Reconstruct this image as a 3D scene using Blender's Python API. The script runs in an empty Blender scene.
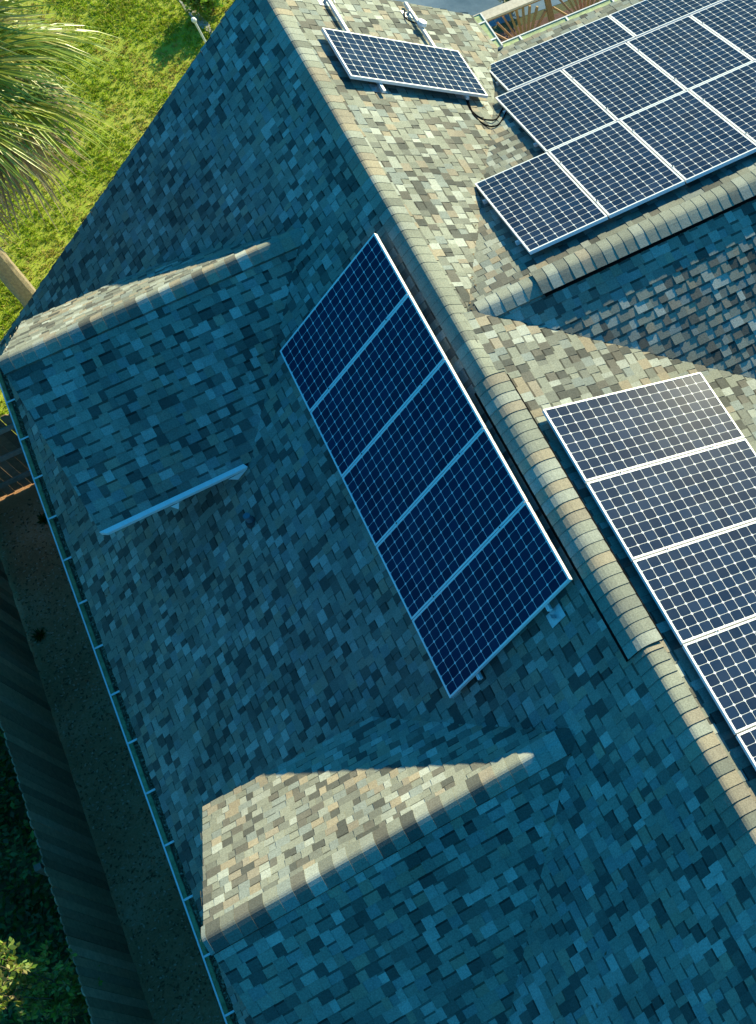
import bpy, math, random
import numpy as np
from mathutils import Vector, Matrix, Euler

random.seed(7)
rng = np.random.default_rng(7)
SC = bpy.context.scene
COL = SC.collection

# ------------------------------------------------------------------ camera, sky, sun, exposure
R0 = 7.0                                   # ridge height above the ground
cam = bpy.data.cameras.new('camera')
cam_o = bpy.data.objects.new('camera', cam)
COL.objects.link(cam_o)
cam_o.location = (-1.0337, -15.9588, 11.6287 + R0)
cam_o.rotation_euler = Euler((0.4897, 0.0157, -0.5347), 'XYZ')
cam.sensor_width = 36.0
cam.lens = 1249.05 * 36.0 / 1024.0
cam.shift_x = (378.0 - 770.454) / 1024.0
cam.shift_y = (489.756 - 512.0) / 1024.0
cam.clip_start = 0.1
cam.clip_end = 2000.0
SC.camera = cam_o

SUN = Vector((1.0, 0.72, 0.533)).normalized()
world = bpy.data.worlds.new('World')
SC.world = world
world.use_nodes = True
wn = world.node_tree
sky = wn.nodes.new('ShaderNodeTexSky')
sky.sky_type = 'NISHITA'
sky.sun_disc = False
sky.sun_elevation = math.asin(SUN.z)
sky.sun_rotation = math.atan2(SUN.x, SUN.y)
sky.air_density = 1.0
sky.dust_density = 0.3
sky.ozone_density = 6.0
tint = wn.nodes.new('ShaderNodeMix')                 # clear, deep teal blue sky
tint.data_type = 'RGBA'
tint.blend_type = 'MULTIPLY'
tint.inputs[0].default_value = 1.0
tint.inputs[7].default_value = (0.10, 0.86, 0.95, 1.0)
wn.links.new(sky.outputs[0], tint.inputs[6])
wn.links.new(tint.outputs[2], wn.nodes['Background'].inputs[0])
wn.nodes['Background'].inputs[1].default_value = 0.125

sl = bpy.data.lights.new('sun', 'SUN')
sl.energy = 5.0
sl.angle = math.radians(0.5)
sl.color = (1.0, 0.905, 0.56)
slo = bpy.data.objects.new('sun', sl)
COL.objects.link(slo)
slo.location = SUN * 60
slo.rotation_euler = SUN.to_track_quat('Z', 'Y').to_euler()

SC.view_settings.view_transform = 'Standard'
SC.view_settings.look = 'None'
SC.view_settings.exposure = 0.95
SC.view_settings.gamma = 1.0
SC.view_settings.use_curve_mapping = False
SC.render.engine = 'CYCLES'
SC.cycles.max_bounces = 6


# ------------------------------------------------------------------ helpers
class MB:
    """collects polygons with a colour and a material slot, then links ONE mesh object"""
    def __init__(self):
        self.v, self.f, self.c, self.m, self.uv = [], [], [], [], []

    def poly(self, pts, col=(1, 1, 1), mat=0, uv=None):
        n = len(self.v)
        self.v += [tuple(p) for p in pts]
        self.f.append(tuple(range(n, n + len(pts))))
        self.c.append(col)
        self.m.append(mat)
        self.uv.append(uv)

    def box(self, lo, hi, col=(1, 1, 1), mat=0, M=None):
        x0, y0, z0 = lo
        x1, y1, z1 = hi
        p = [Vector(q) for q in ((x0, y0, z0), (x1, y0, z0), (x1, y1, z0), (x0, y1, z0),
                                 (x0, y0, z1), (x1, y0, z1), (x1, y1, z1), (x0, y1, z1))]
        if M is not None:
            p = [M @ q for q in p]
        for q in ((3, 2, 1, 0), (4, 5, 6, 7), (0, 1, 5, 4), (1, 2, 6, 5), (2, 3, 7, 6), (3, 0, 4, 7)):
            self.poly([p[i] for i in q], col, mat)

    def tube(self, pts, rad, col=(1, 1, 1), mat=0, seg=8, cap=True):
        pts = [Vector(p) for p in pts]
        rad = rad if isinstance(rad, (list, tuple)) else [rad] * len(pts)
        rings = []
        for i, p in enumerate(pts):
            a = pts[max(i - 1, 0)]
            b = pts[min(i + 1, len(pts) - 1)]
            t = (b - a).normalized()
            u = t.cross(Vector((0, 0, 1)))
            if u.length < 1e-3:
                u = t.cross(Vector((1, 0, 0)))
            u.normalize()
            w = t.cross(u)
            rings.append([p + rad[i] * (math.cos(k * 2 * math.pi / seg) * u + math.sin(k * 2 * math.pi / seg) * w)
                          for k in range(seg)])
        for a, b in zip(rings, rings[1:]):
            for k in range(seg):
                self.poly([a[k], a[(k + 1) % seg], b[(k + 1) % seg], b[k]], col, mat)
        if cap:
            self.poly(rings[0], col, mat)
            self.poly(rings[-1][::-1], col, mat)

    def mesh(self, name, mats):
        me = bpy.data.meshes.new(name)
        me.from_pydata(self.v, [], self.f)
        for m in mats:
            me.materials.append(m)
        me.polygons.foreach_set('material_index', self.m)
        ca = me.color_attributes.new('Col', 'FLOAT_COLOR', 'CORNER')
        arr = []
        for f, c in zip(self.f, self.c):
            arr += list(c[:3] + (1.0,)) * len(f)
        ca.data.foreach_set('color', arr)
        if any(u is not None for u in self.uv):
            ul = me.uv_layers.new(name='UVMap')
            ua = []
            for f, u in zip(self.f, self.uv):
                for i in range(len(f)):
                    ua += list(u[i]) if u is not None else [0.0, 0.0]
            ul.data.foreach_set('uv', ua)
        me.update()
        return me

    def build(self, name, mats, parent=None, smooth=False):
        mats = mats if isinstance(mats, (list, tuple)) else [mats]
        o = bpy.data.objects.new(name, self.mesh(name, mats))
        if smooth:
            o.data.polygons.foreach_set('use_smooth', [True] * len(o.data.polygons))
        COL.objects.link(o)
        if parent is not None:
            o.parent = parent
        return o


def tag(o, label=None, cat=None, group=None, kind=None):
    if label: o['label'] = label
    if cat: o['category'] = cat
    if group: o['group'] = group
    if kind: o['kind'] = kind
    return o


def empty(name, loc, rot=(0, 0, 0)):
    o = bpy.data.objects.new(name, None)
    o.empty_display_size = 0.2
    COL.objects.link(o)
    o.location = loc
    o.rotation_euler = rot
    return o


def copy_tree(o, parent=None):
    c = o.copy()
    COL.objects.link(c)
    if parent is not None:
        c.parent = parent
    for ch in list(o.children):
        copy_tree(ch, c)
    return c


def leaf_quad(b, p, d, up, L, w, col):
    s = d.cross(up)
    if s.length < 1e-4: s = Vector((1, 0, 0))
    s.normalize()
    b.poly([p, p + d * L * .5 + s * w, p + d * L, p + d * L * .5 - s * w], col)


def rdir(zmin=-1.0, zmax=1.0):
    a = random.random() * 6.2832
    z = random.uniform(zmin, zmax)
    r = math.sqrt(max(0, 1 - z * z))
    return Vector((r * math.cos(a), r * math.sin(a), z))


# ------------------------------------------------------------------ materials
class NT:
    def __init__(self, name):
        self.mat = bpy.data.materials.new(name)
        self.mat.use_nodes = True
        self.t = self.mat.node_tree
        self.b = self.t.nodes['Principled BSDF']

    def n(self, typ, **kw):
        nd = self.t.nodes.new(typ)
        for k, v in kw.items():
            if k.startswith('i_'):
                key = k[2:]
                nd.inputs[int(key) if key.isdigit() else key].default_value = v
            else:
                setattr(nd, k, v)
        return nd

    def l(self, a, b):
        self.t.links.new(a, b)

    def math(self, op, a, b=None, c=None):
        nd = self.t.nodes.new('ShaderNodeMath')
        nd.operation = op
        for i, x in enumerate((a, b, c)):
            if x is None: continue
            if isinstance(x, (int, float)): nd.inputs[i].default_value = x
            else: self.l(x, nd.inputs[i])
        return nd.outputs[0]

    def mix(self, fac, a, b, mode='MIX'):
        nd = self.t.nodes.new('ShaderNodeMix')
        nd.data_type = 'RGBA'
        nd.blend_type = mode
        for key, x in ((0, fac), (6, a), (7, b)):
            if isinstance(x, (int, float)): nd.inputs[key].default_value = x
            elif isinstance(x, tuple): nd.inputs[key].default_value = x + (1,) if len(x) == 3 else x
            else: self.l(x, nd.inputs[key])
        return nd.outputs[2]

    def noise(self, scale, detail=4, rough=0.6, coord='Object'):
        tc = self.t.nodes.new('ShaderNodeTexCoord')
        nd = self.n('ShaderNodeTexNoise', i_Scale=scale, i_Detail=detail, i_Roughness=rough)
        self.l(tc.outputs[coord], nd.inputs['Vector'])
        return nd.outputs['Fac']

    def ramp(self, fac, stops):
        nd = self.t.nodes.new('ShaderNodeValToRGB')
        cr = nd.color_ramp
        while len(cr.elements) < len(stops): cr.elements.new(0.5)
        for e, (p, c) in zip(cr.elements, stops):
            e.position = p
            e.color = c + (1,) if len(c) == 3 else c
        self.l(fac, nd.inputs[0])
        return nd.outputs[0]

    def bump(self, h, strength=0.3, dist=0.01):
        nd = self.n('ShaderNodeBump', i_Strength=strength, i_Distance=dist)
        self.l(h, nd.inputs['Height'])
        self.l(nd.outputs[0], self.b.inputs['Normal'])

    def base(self, c):
        if isinstance(c, tuple): self.b.inputs['Base Color'].default_value = c + (1,)
        else: self.l(c, self.b.inputs['Base Color'])

    def set(self, **kw):
        for k, v in kw.items():
            self.b.inputs[k.replace('_', ' ')].default_value = v


def vcol_mat(name, rough=0.9, noise=60, amt=0.5, bump=0.2, bdist=0.004, big=None, trans=0.0, spec=0.3):
    m = NT(name)
    a = m.n('ShaderNodeVertexColor', layer_name='Col')
    nz = m.noise(noise, 5, 0.7)
    f = m.ramp(nz, [(0.25, (1 - amt,) * 3), (0.75, (1 + 0 * amt,) * 3)])
    c = m.mix(1.0, a.outputs[0], f, 'MULTIPLY')
    if big:
        g = m.ramp(m.noise(big, 5), [(0.3, (0.72,) * 3), (0.65, (1.0,) * 3)])
        c = m.mix(1.0, c, g, 'MULTIPLY')
    m.base(c)
    m.set(Roughness=rough)
    m.b.inputs['Specular IOR Level'].default_value = spec
    if bump: m.bump(nz, bump, bdist)
    if trans:
        tr = m.n('ShaderNodeBsdfTranslucent')
        m.l(c, tr.inputs[0])
        mx = m.n('ShaderNodeMixShader', i_0=trans)
        m.l(m.b.outputs[0], mx.inputs[1])
        m.l(tr.outputs[0], mx.inputs[2])
        m.l(mx.outputs[0], m.t.nodes['Material Output'].inputs[0])
    return m.mat


def plain(name, col, rough=0.5, metal=0.0, noise=None, amt=0.2, bump=0.0):
    m = NT(name)
    if noise:
        nz = m.noise(noise, 5, 0.65)
        f = m.ramp(nz, [(0.3, (1 - amt,) * 3), (0.7, (1.0,) * 3)])
        m.base(m.mix(1.0, col, f, 'MULTIPLY'))
        if bump: m.bump(nz, bump, 0.01)
    else:
        m.base(col)
    m.set(Roughness=rough, Metallic=metal)
    return m.mat


M_SHINGLE = vcol_mat('asphalt shingle', 0.93, 62, 0.55, 0.5, 0.003, big=0.9, spec=0.25)
M_DECKEDGE = plain('roof edge', (0.05, 0.05, 0.05), 0.8)
M_WALL = plain('painted wall', (0.42, 0.44, 0.38), 0.85, noise=40, amt=0.15, bump=0.1)
M_WHITE = plain('white painted aluminium', (0.88, 0.87, 0.85), 0.45, noise=9, amt=0.12)
M_GUT_IN = plain('gutter inside', (0.56, 0.66, 0.32), 0.6, noise=12, amt=0.5)
M_BLACK = plain('black plastic', (0.004, 0.004, 0.004), 0.9)
M_BLACK.node_tree.nodes['Principled BSDF'].inputs['Specular IOR Level'].default_value = 0.1
M_ALU = plain('aluminium', (0.82, 0.81, 0.80), 0.45, 0.0, noise=30, amt=0.08)
M_GALV = plain('galvanised flashing', (0.60, 0.60, 0.60), 0.4, 0.4, noise=25, amt=0.25)
M_BOLT = plain('dark bolt', (0.05, 0.035, 0.03), 0.5)
M_DEBRIS = vcol_mat('leaf litter', 0.95, 30, 0.5, 0.3, 0.01)
M_FENCE = vcol_mat('weathered fence wood', 0.9, 14, 0.45, 0.25, 0.006)
M_CEDAR = vcol_mat('deck wood', 0.8, 18, 0.35, 0.2, 0.004)
M_LEAF = vcol_mat('leaf', 0.5, 5, 0.25, 0.0, trans=0.35, spec=0.4)
M_GRASS = vcol_mat('grass blade', 0.6, 1.2, 0.25, 0.0, trans=0.4, spec=0.25)
M_PALM = vcol_mat('palm leaf', 0.35, 6, 0.2, 0.0, trans=0.3, spec=0.5)
M_BARK = vcol_mat('bark', 0.95, 18, 0.5, 0.5, 0.02)
M_PIPE = plain('grey blue pvc pipe', (0.13, 0.17, 0.20), 0.6)
M_CONC = plain('concrete', (0.50, 0.47, 0.40), 0.9, noise=12, amt=0.35, bump=0.2)


def panel_glass():
    m = NT('solar cells')
    uv = m.n('ShaderNodeUVMap', uv_map='UVMap')
    sp = m.n('ShaderNodeSeparateXYZ')
    m.l(uv.outputs[0], sp.inputs[0])
    fx = m.math('ABSOLUTE', m.math('SUBTRACT', m.math('FRACT', sp.outputs[0]), 0.5))
    fy = m.math('ABSOLUTE', m.math('SUBTRACT', m.math('FRACT', sp.outputs[1]), 0.5))
    edge = m.math('GREATER_THAN', m.math('MAXIMUM', fx, fy), 0.483)
    cham = m.math('GREATER_THAN', m.math('ADD', fx, fy), 0.855)
    gap = m.math('MAXIMUM', edge, cham)
    # outside the cell field: white backsheet rim
    ox = m.math('GREATER_THAN', m.math('ABSOLUTE', m.math('SUBTRACT', sp.outputs[0], 8.0)), 8.0)
    oy = m.math('GREATER_THAN', m.math('ABSOLUTE', m.math('SUBTRACT', sp.outputs[1], 4.0)), 4.0)
    gap = m.math('MAXIMUM', gap, m.math('MAXIMUM', ox, oy))
    # every cell its own slightly different blue
    fl = m.n('ShaderNodeVectorMath', operation='FLOOR')
    m.l(uv.outputs[0], fl.inputs[0])
    oi = m.n('ShaderNodeObjectInfo')
    ad = m.n('ShaderNodeVectorMath', operation='ADD')
    m.l(fl.outputs[0], ad.inputs[0])
    m.l(oi.outputs['Random'], ad.inputs[1])
    wn_ = m.n('ShaderNodeTexWhiteNoise')
    m.l(ad.outputs[0], wn_.inputs[0])
    cell = m.mix(wn_.outputs[0], (0.008, 0.022, 0.054), (0.013, 0.034, 0.080))
    col = m.mix(gap, cell, (0.66, 0.66, 0.66))
    # thin dust film
    du = m.ramp(m.noise(3.0, 6, 0.7), [(0.35, (0, 0, 0)), (0.8, (1, 1, 1))])
    dust = m.math('MULTIPLY', du, 0.04)
    col = m.mix(dust, col, (0.35, 0.33, 0.29))
    m.base(col)
    m.set(Roughness=0.16, IOR=1.30)
    m.b.inputs['Specular IOR Level'].default_value = 0.022
    rg = m.ramp(m.noise(2.0, 4), [(0.3, (0.20,) * 3), (0.75, (0.25,) * 3)])
    m.l(rg, m.b.inputs['Roughness'])
    return m.mat


M_CELLS = panel_glass()


def ground_mat(name, stops, scale, rough=0.95, bump=0.4, bd=0.03, fine=35):
    m = NT(name)
    a = m.noise(scale, 8, 0.65)
    b = m.noise(fine, 4, 0.7)
    mixf = m.math('ADD', m.math('MULTIPLY', a, 0.65), m.math('MULTIPLY', b, 0.35))
    m.base(m.ramp(mixf, stops))
    m.set(Roughness=rough)
    m.bump(b, bump, bd)
    return m.mat


M_GROUND = ground_mat('ground', [(0.3, (0.05, 0.06, 0.02)), (0.7, (0.12, 0.12, 0.05))], 0.5)
M_LAWN = ground_mat('lawn soil', [(0.32, (0.22, 0.30, 0.02)), (0.5, (0.34, 0.40, 0.03)), (0.68, (0.46, 0.42, 0.10))], 0.55)
M_SOIL = ground_mat('bare soil', [(0.3, (0.28, 0.13, 0.055)), (0.52, (0.48, 0.255, 0.12)), (0.72, (0.60, 0.42, 0.27))], 0.8)
M_MULCH = ground_mat('mulch', [(0.3, (0.07, 0.03, 0.022)), (0.7, (0.22, 0.11, 0.08))], 3.0)


def water_mat():
    m = NT('canal water')
    nz = m.noise(0.55, 5, 0.6)
    m.base(m.ramp(nz, [(0.3, (0.10, 0.15, 0.19)), (0.5, (0.17, 0.23, 0.28)), (0.72, (0.28, 0.34, 0.38))]))
    m.set(Roughness=0.25, IOR=1.33)
    m.bump(m.noise(3.0, 4), 0.25, 0.05)
    return m.mat


M_WATER = water_mat()


# ------------------------------------------------------------------ setting: ground, lawn, soil, mulch, water
def sheet(name, pts, z, mat, n=1):
    b = MB()
    b.poly([(x, y, z) for x, y in pts])
    o = b.build(name, mat)
    tag(o, kind='structure')
    return o


sheet('ground', [(-400, -400), (400, -400), (400, 400), (-400, 400)], 0.0, M_GROUND)
sheet('lawn', [(-30, -0.62), (2.2, -0.62), (2.2, 40), (-30, 40)], 0.008, M_LAWN)
sheet('soil_strip', [(-7.9, -24), (-5.0, -24), (-5.0, -0.60), (-7.9, -0.60)], 0.010, M_SOIL)
sheet('mulch_bed', [(2.25, -1.0), (14, -1.0), (14, 5.0), (9, 5.15), (6, 4.95), (4.2, 5.1), (2.25, 5.0)], 0.006, M_MULCH)
sheet('water', [(2.25, 5.25), (4.2, 5.35), (6, 5.2), (9, 5.4), (14, 5.3), (60, 6), (60, 90), (2.6, 90)], 0.004, M_WATER)

# ------------------------------------------------------------------ shingle roofs
SH_COLS = [(0.35, 0.362, 0.292), (0.385, 0.395, 0.318), (0.56, 0.585, 0.505), (0.46, 0.48, 0.405), (0.465, 0.398, 0.285),
           (0.42, 0.368, 0.28), (0.135, 0.138, 0.120), (0.205, 0.195, 0.162), (0.27, 0.278, 0.232), (0.335, 0.37, 0.335)]
SH_W = [5, 4.5, 2.4, 2.8, 1.8, 2.4, 3.4, 3, 4, 3]


def cap_col():
    c = random.choices((SH_COLS[0], SH_COLS[1], SH_COLS[3], SH_COLS[5], SH_COLS[8], SH_COLS[4]), (5, 5, 2.5, 3, 2, 1.5))[0]
    k = random.uniform(0.92, 1.08)
    return tuple(x * k for x in c)


def sh_col():
    c = random.choices(SH_COLS, SH_W)[0]
    k = random.uniform(0.9, 1.1)
    return tuple(x * k for x in c)


def clip(poly, region):
    """Sutherland-Hodgman: keep the part of poly inside a convex counter-clockwise region"""
    out = poly
    for i in range(len(region)):
        a, b = region[i], region[(i + 1) % len(region)]
        ex, ey = b[0] - a[0], b[1] - a[1]
        src, out = out, []
        for k in range(len(src)):
            p, q = src[k], src[(k + 1) % len(src)]
            dp = ex * (p[1] - a[1]) - ey * (p[0] - a[0])
            dq = ex * (q[1] - a[1]) - ey * (q[0] - a[0])
            if dp >= 0: out.append(p)
            if (dp >= 0) != (dq >= 0):
                t = dp / (dp - dq)
                out.append((p[0] + t * (q[0] - p[0]), p[1] + t * (q[1] - p[1])))
        if len(out) < 3: return []
    return out


EXPO = 0.130


def shingle_slope(b, pts3, down, expo=EXPO, thick=0.16, deck=True, phase=0.0):
    """pts3: convex planar outline (any order that is a loop); down: horizontal downhill direction"""
    P = [Vector(p) for p in pts3]
    n = (P[1] - P[0]).cross(P[2] - P[0]).normalized()
    if n.z < 0: n = -n
    V = (Vector((0, 0, 1)) - n * n.z).normalized()        # uphill in the plane
    U = V.cross(n)
    O = P[0]
    q = [((p - O).dot(U), (p - O).dot(V)) for p in P]
    ar = sum(q[i][0] * q[(i + 1) % len(q)][1] - q[(i + 1) % len(q)][0] * q[i][1] for i in range(len(q)))
    if ar < 0: q = q[::-1]
    W = lambda u, v, h: O + U * u + V * v + n * h
    us = [a for a, _ in q]
    vs = [c for _, c in q]
    u0, u1, v0, v1 = min(us), max(us), min(vs), max(vs)
    row = 0
    v = v0 - 0.012 + phase
    while v < v1:
        vt = min(v + expo, v1 + 0.02)
        u = u0 - random.uniform(0, 0.3)
        high = random.random() < 0.5
        while u < u1:
            w = random.choice((0.08, 0.10, 0.115, 0.125, 0.135, 0.15, 0.165))
            if high: w *= 0.9
            ue = u + w
            hb = 0.0155 if high else 0.0075
            hb += random.uniform(-0.001, 0.001)
            ht = hb * 0.2
            col = sh_col()
            quad = [(u, v), (ue, v), (ue, vt), (u, vt)]
            c = clip(quad, q)
            if c:
                hh = lambda vv: hb + (ht - hb) * (vv - v) / expo
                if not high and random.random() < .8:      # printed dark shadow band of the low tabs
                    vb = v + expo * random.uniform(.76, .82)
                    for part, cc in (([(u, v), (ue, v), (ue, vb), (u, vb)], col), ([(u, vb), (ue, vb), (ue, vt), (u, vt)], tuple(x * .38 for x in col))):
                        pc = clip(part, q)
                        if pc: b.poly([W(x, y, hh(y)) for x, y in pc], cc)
                else:
                    b.poly([W(x, y, hh(y)) for x, y in c], col)
                full = len(c) == 4 and abs(c[0][0] - u) + abs(c[2][0] - ue) < 0.05
                # butt edge and sides of the thick tabs
                lo = [p for p in c if abs(p[1] - v) < 1e-6]
                if len(lo) == 2:
                    (xa, _), (xb, _) = sorted(lo)
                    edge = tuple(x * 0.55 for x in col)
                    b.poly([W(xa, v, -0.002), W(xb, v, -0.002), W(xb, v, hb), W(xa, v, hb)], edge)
                    if high and full:
                        for xx in (u, ue):
                            b.poly([W(xx, v, -0.002), W(xx, vt, -0.002), W(xx, vt, ht), W(xx, v, hb)], edge)
            u = ue
            high = not high if random.random() < 0.93 else high
        v += expo
        row += 1
    if deck:                                            # boards below the shingles
        top = [W(x, y, -0.004) for x, y in q]
        bot = [p - Vector((0, 0, thick)) for p in top]
        b.poly(top, (0.1, 0.1, 0.1), 1)
        b.poly(bot[::-1], (0.3, 0.3, 0.28), 1)
        for i in range(len(q)):
            j = (i + 1) % len(q)
            b.poly([bot[i], bot[j], top[j], top[i]], (0.1, 0.1, 0.1), 1)


def cap_row(b, p0, p1, sa, sb, w=0.17, expo=0.143, lift=0.004, drop=0.0, reverse=False, rnd=0.35, z0=0.022, pick=None):
    """ridge cap shingles from p0 to p1; sa, sb = fall per metre on the two sides"""
    p0, p1 = Vector(p0), Vector(p1)
    if reverse: p0, p1, sa, sb = p1, p0, sb, sa
    d = (p1 - p0)
    L = d.length
    d.normalize()
    side = Vector((d.y, -d.x, 0)).normalized()          # right of travel: uses sb
    offs = [-w, -w * 0.72, -w * 0.42, -w * 0.16, 0, w * 0.16, w * 0.42, w * 0.72, w]

    def prof(s, h):
        fall = sa if s < 0 else sb
        a = abs(s)
        r = w * rnd
        z = -fall * (a * a / (2 * r) if a < r else a - r / 2)       # rounded crest
        return side * s + Vector((0, 0, z + h + z0))
    k = 0.0
    while k < L:
        e = min(expo, L - k)
        col = (pick or cap_col)()
        hb, ht = lift + random.uniform(0, 0.004), 0.001
        for a, c in zip(offs, offs[1:]):
            b.poly([p0 + d * k + prof(a, hb), p0 + d * k + prof(c, hb),
                    p0 + d * (k + e) + prof(c, ht), p0 + d * (k + e) + prof(a, ht)], col)
            b.poly([p0 + d * k + prof(a, hb), p0 + d * k + prof(c, hb),
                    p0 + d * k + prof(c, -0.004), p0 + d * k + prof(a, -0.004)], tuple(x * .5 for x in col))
        for s in (-w, w):
            b.poly([p0 + d * k + prof(s, hb), p0 + d * (k + e) + prof(s, ht),
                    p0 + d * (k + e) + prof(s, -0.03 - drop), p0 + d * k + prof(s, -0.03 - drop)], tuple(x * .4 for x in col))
        k += e


def vent_core(b, p0, p1, sa, sb, w, h):
    """black plastic ridge vent under the caps"""
    p0, p1 = Vector(p0), Vector(p1)
    d = (p1 - p0).normalized()
    side = Vector((d.y, -d.x, 0))
    def pr(s, z):
        return side * s + Vector((0, 0, -(sa if s < 0 else sb) * abs(s) + z))
    for s0, s1 in ((-w, 0), (0, w)):
        for z in (0.0, h):
            b.poly([p0 + pr(s0, z), p0 + pr(s1, z), p1 + pr(s1, z), p1 + pr(s0, z)])
    for s in (-w, w):
        b.poly([p0 + pr(s, 0), p1 + pr(s, 0), p1 + pr(s, h), p0 + pr(s, h)])
    for p in (p0, p1):
        b.poly([p + pr(-w, 0), p + pr(0, 0), p + pr(w, 0), p + pr(w, h), p + pr(0, h), p + pr(-w, h)])


mW = math.tan(0.6383)        # fall of the steep west slope
mE = math.tan(0.3794)        # gentle east slope south of the cross wing
mN = math.tan(0.6245)        # steep east slope of the north end
mC = math.tan(0.3210)        # cross wing, north side
mS = 0.55                    # cross wing, south side
YC, ZC = -6.70, R0 - 0.113   # cross ridge
YS = -19.5                   # south end of the house
XW = -6.0                    # west eave
XEN, YEN = 2.76, -0.82       # inner corner of the two eaves
XCE = 9.5                    # east end of the cross wing
XES = 6.0                    # east eave south of the wing

house = empty('house', (0, 0, 0))
tag(house, 'shingle roofed house with steep shaded side, small gables, gutters and a lower sunlit cross wing', 'house')
MR = [M_SHINGLE, M_DECKEDGE]

b = MB()
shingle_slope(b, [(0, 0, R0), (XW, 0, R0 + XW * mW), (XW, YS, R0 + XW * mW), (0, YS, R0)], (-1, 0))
roof_w = b.build('main_roof', MR, house)
roof_w['label'] = 'steep shaded roof slope running down to the long gutter'

b = MB()
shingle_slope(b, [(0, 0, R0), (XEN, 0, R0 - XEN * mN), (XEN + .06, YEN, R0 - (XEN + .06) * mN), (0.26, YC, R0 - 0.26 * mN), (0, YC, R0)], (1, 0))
roof_n = b.build('main_roof', MR, house)
roof_n['label'] = 'sunlit roof slope at the top around the single panel'

b = MB()
xi = 0.113 / mE
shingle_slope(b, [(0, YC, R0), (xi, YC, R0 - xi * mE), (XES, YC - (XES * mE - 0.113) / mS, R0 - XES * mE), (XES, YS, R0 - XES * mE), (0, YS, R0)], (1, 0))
roof_s = b.build('main_roof', MR, house)
roof_s['label'] = 'sunlit gentle slope beside the ridge vent'

b = MB()
zce = ZC + (YC - YEN) * mC
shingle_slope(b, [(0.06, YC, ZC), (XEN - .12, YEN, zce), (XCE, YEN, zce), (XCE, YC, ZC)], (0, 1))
roof_c = b.build('cross_roof', MR, house)
roof_c['label'] = 'sunlit cross wing slope under the rows of panels'
b = MB()
zse = R0 - XES * mE
yse = YC - (ZC - zse) / mS
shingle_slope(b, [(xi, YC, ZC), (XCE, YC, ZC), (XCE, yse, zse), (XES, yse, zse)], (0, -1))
roof_cs = b.build('cross_roof', MR, house)
roof_cs['label'] = 'cross wing slope in grazing light with bluish shingles'

# ridge caps and vents
b = MB()
cap_row(b, (0, 0.03, R0), (0, -7.70, R0), mN, mW, lift=.003, reverse=True)
b.build('ridge_cap', M_SHINGLE, roof_w)
b = MB()
cap_row(b, (0, -11.42, R0), (0, YS, R0), mE, mW, lift=.011, reverse=True)
b.build('ridge_cap', M_SHINGLE, roof_w)
vent = MB()
vent_core(vent, (0, -7.72, R0), (0, -11.40, R0), mE, mW, 0.215, 0.034)
rv = vent.build('ridge_vent', M_BLACK, roof_w)
b = MB()
cap_row(b, (0, -7.70, R0 + .036), (0, -11.42, R0 + .036), mE * .86, mW * .86, w=0.195, drop=-0.035, lift=0.007, reverse=True, rnd=.55, z0=0.0)
b.build('ridge_vent', M_SHINGLE, roof_w)['label'] = 'raised row of cap shingles over the black vent'
b = MB()
cap_row(b, (0.30, YC, ZC - .012), (1.05, YC, ZC), mC, mS, w=0.15)
b.build('ridge_cap', M_SHINGLE, roof_c)
vent = MB()
vent_core(vent, (1.07, YC, ZC + .012), (XCE - .1, YC, ZC + .012), mC, mS, 0.174, 0.026)
vent.build('ridge_vent', M_BLACK, roof_c)
b = MB()
cap_row(b, (1.05, YC, ZC + .048), (XCE, YC, ZC + .048), mC * .9, mS * .9, w=0.17, drop=-0.03, lift=0.004, z0=0.0)
b.build('ridge_vent', M_SHINGLE, roof_c)['label'] = 'raised row of cap shingles over the black vent'


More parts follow.
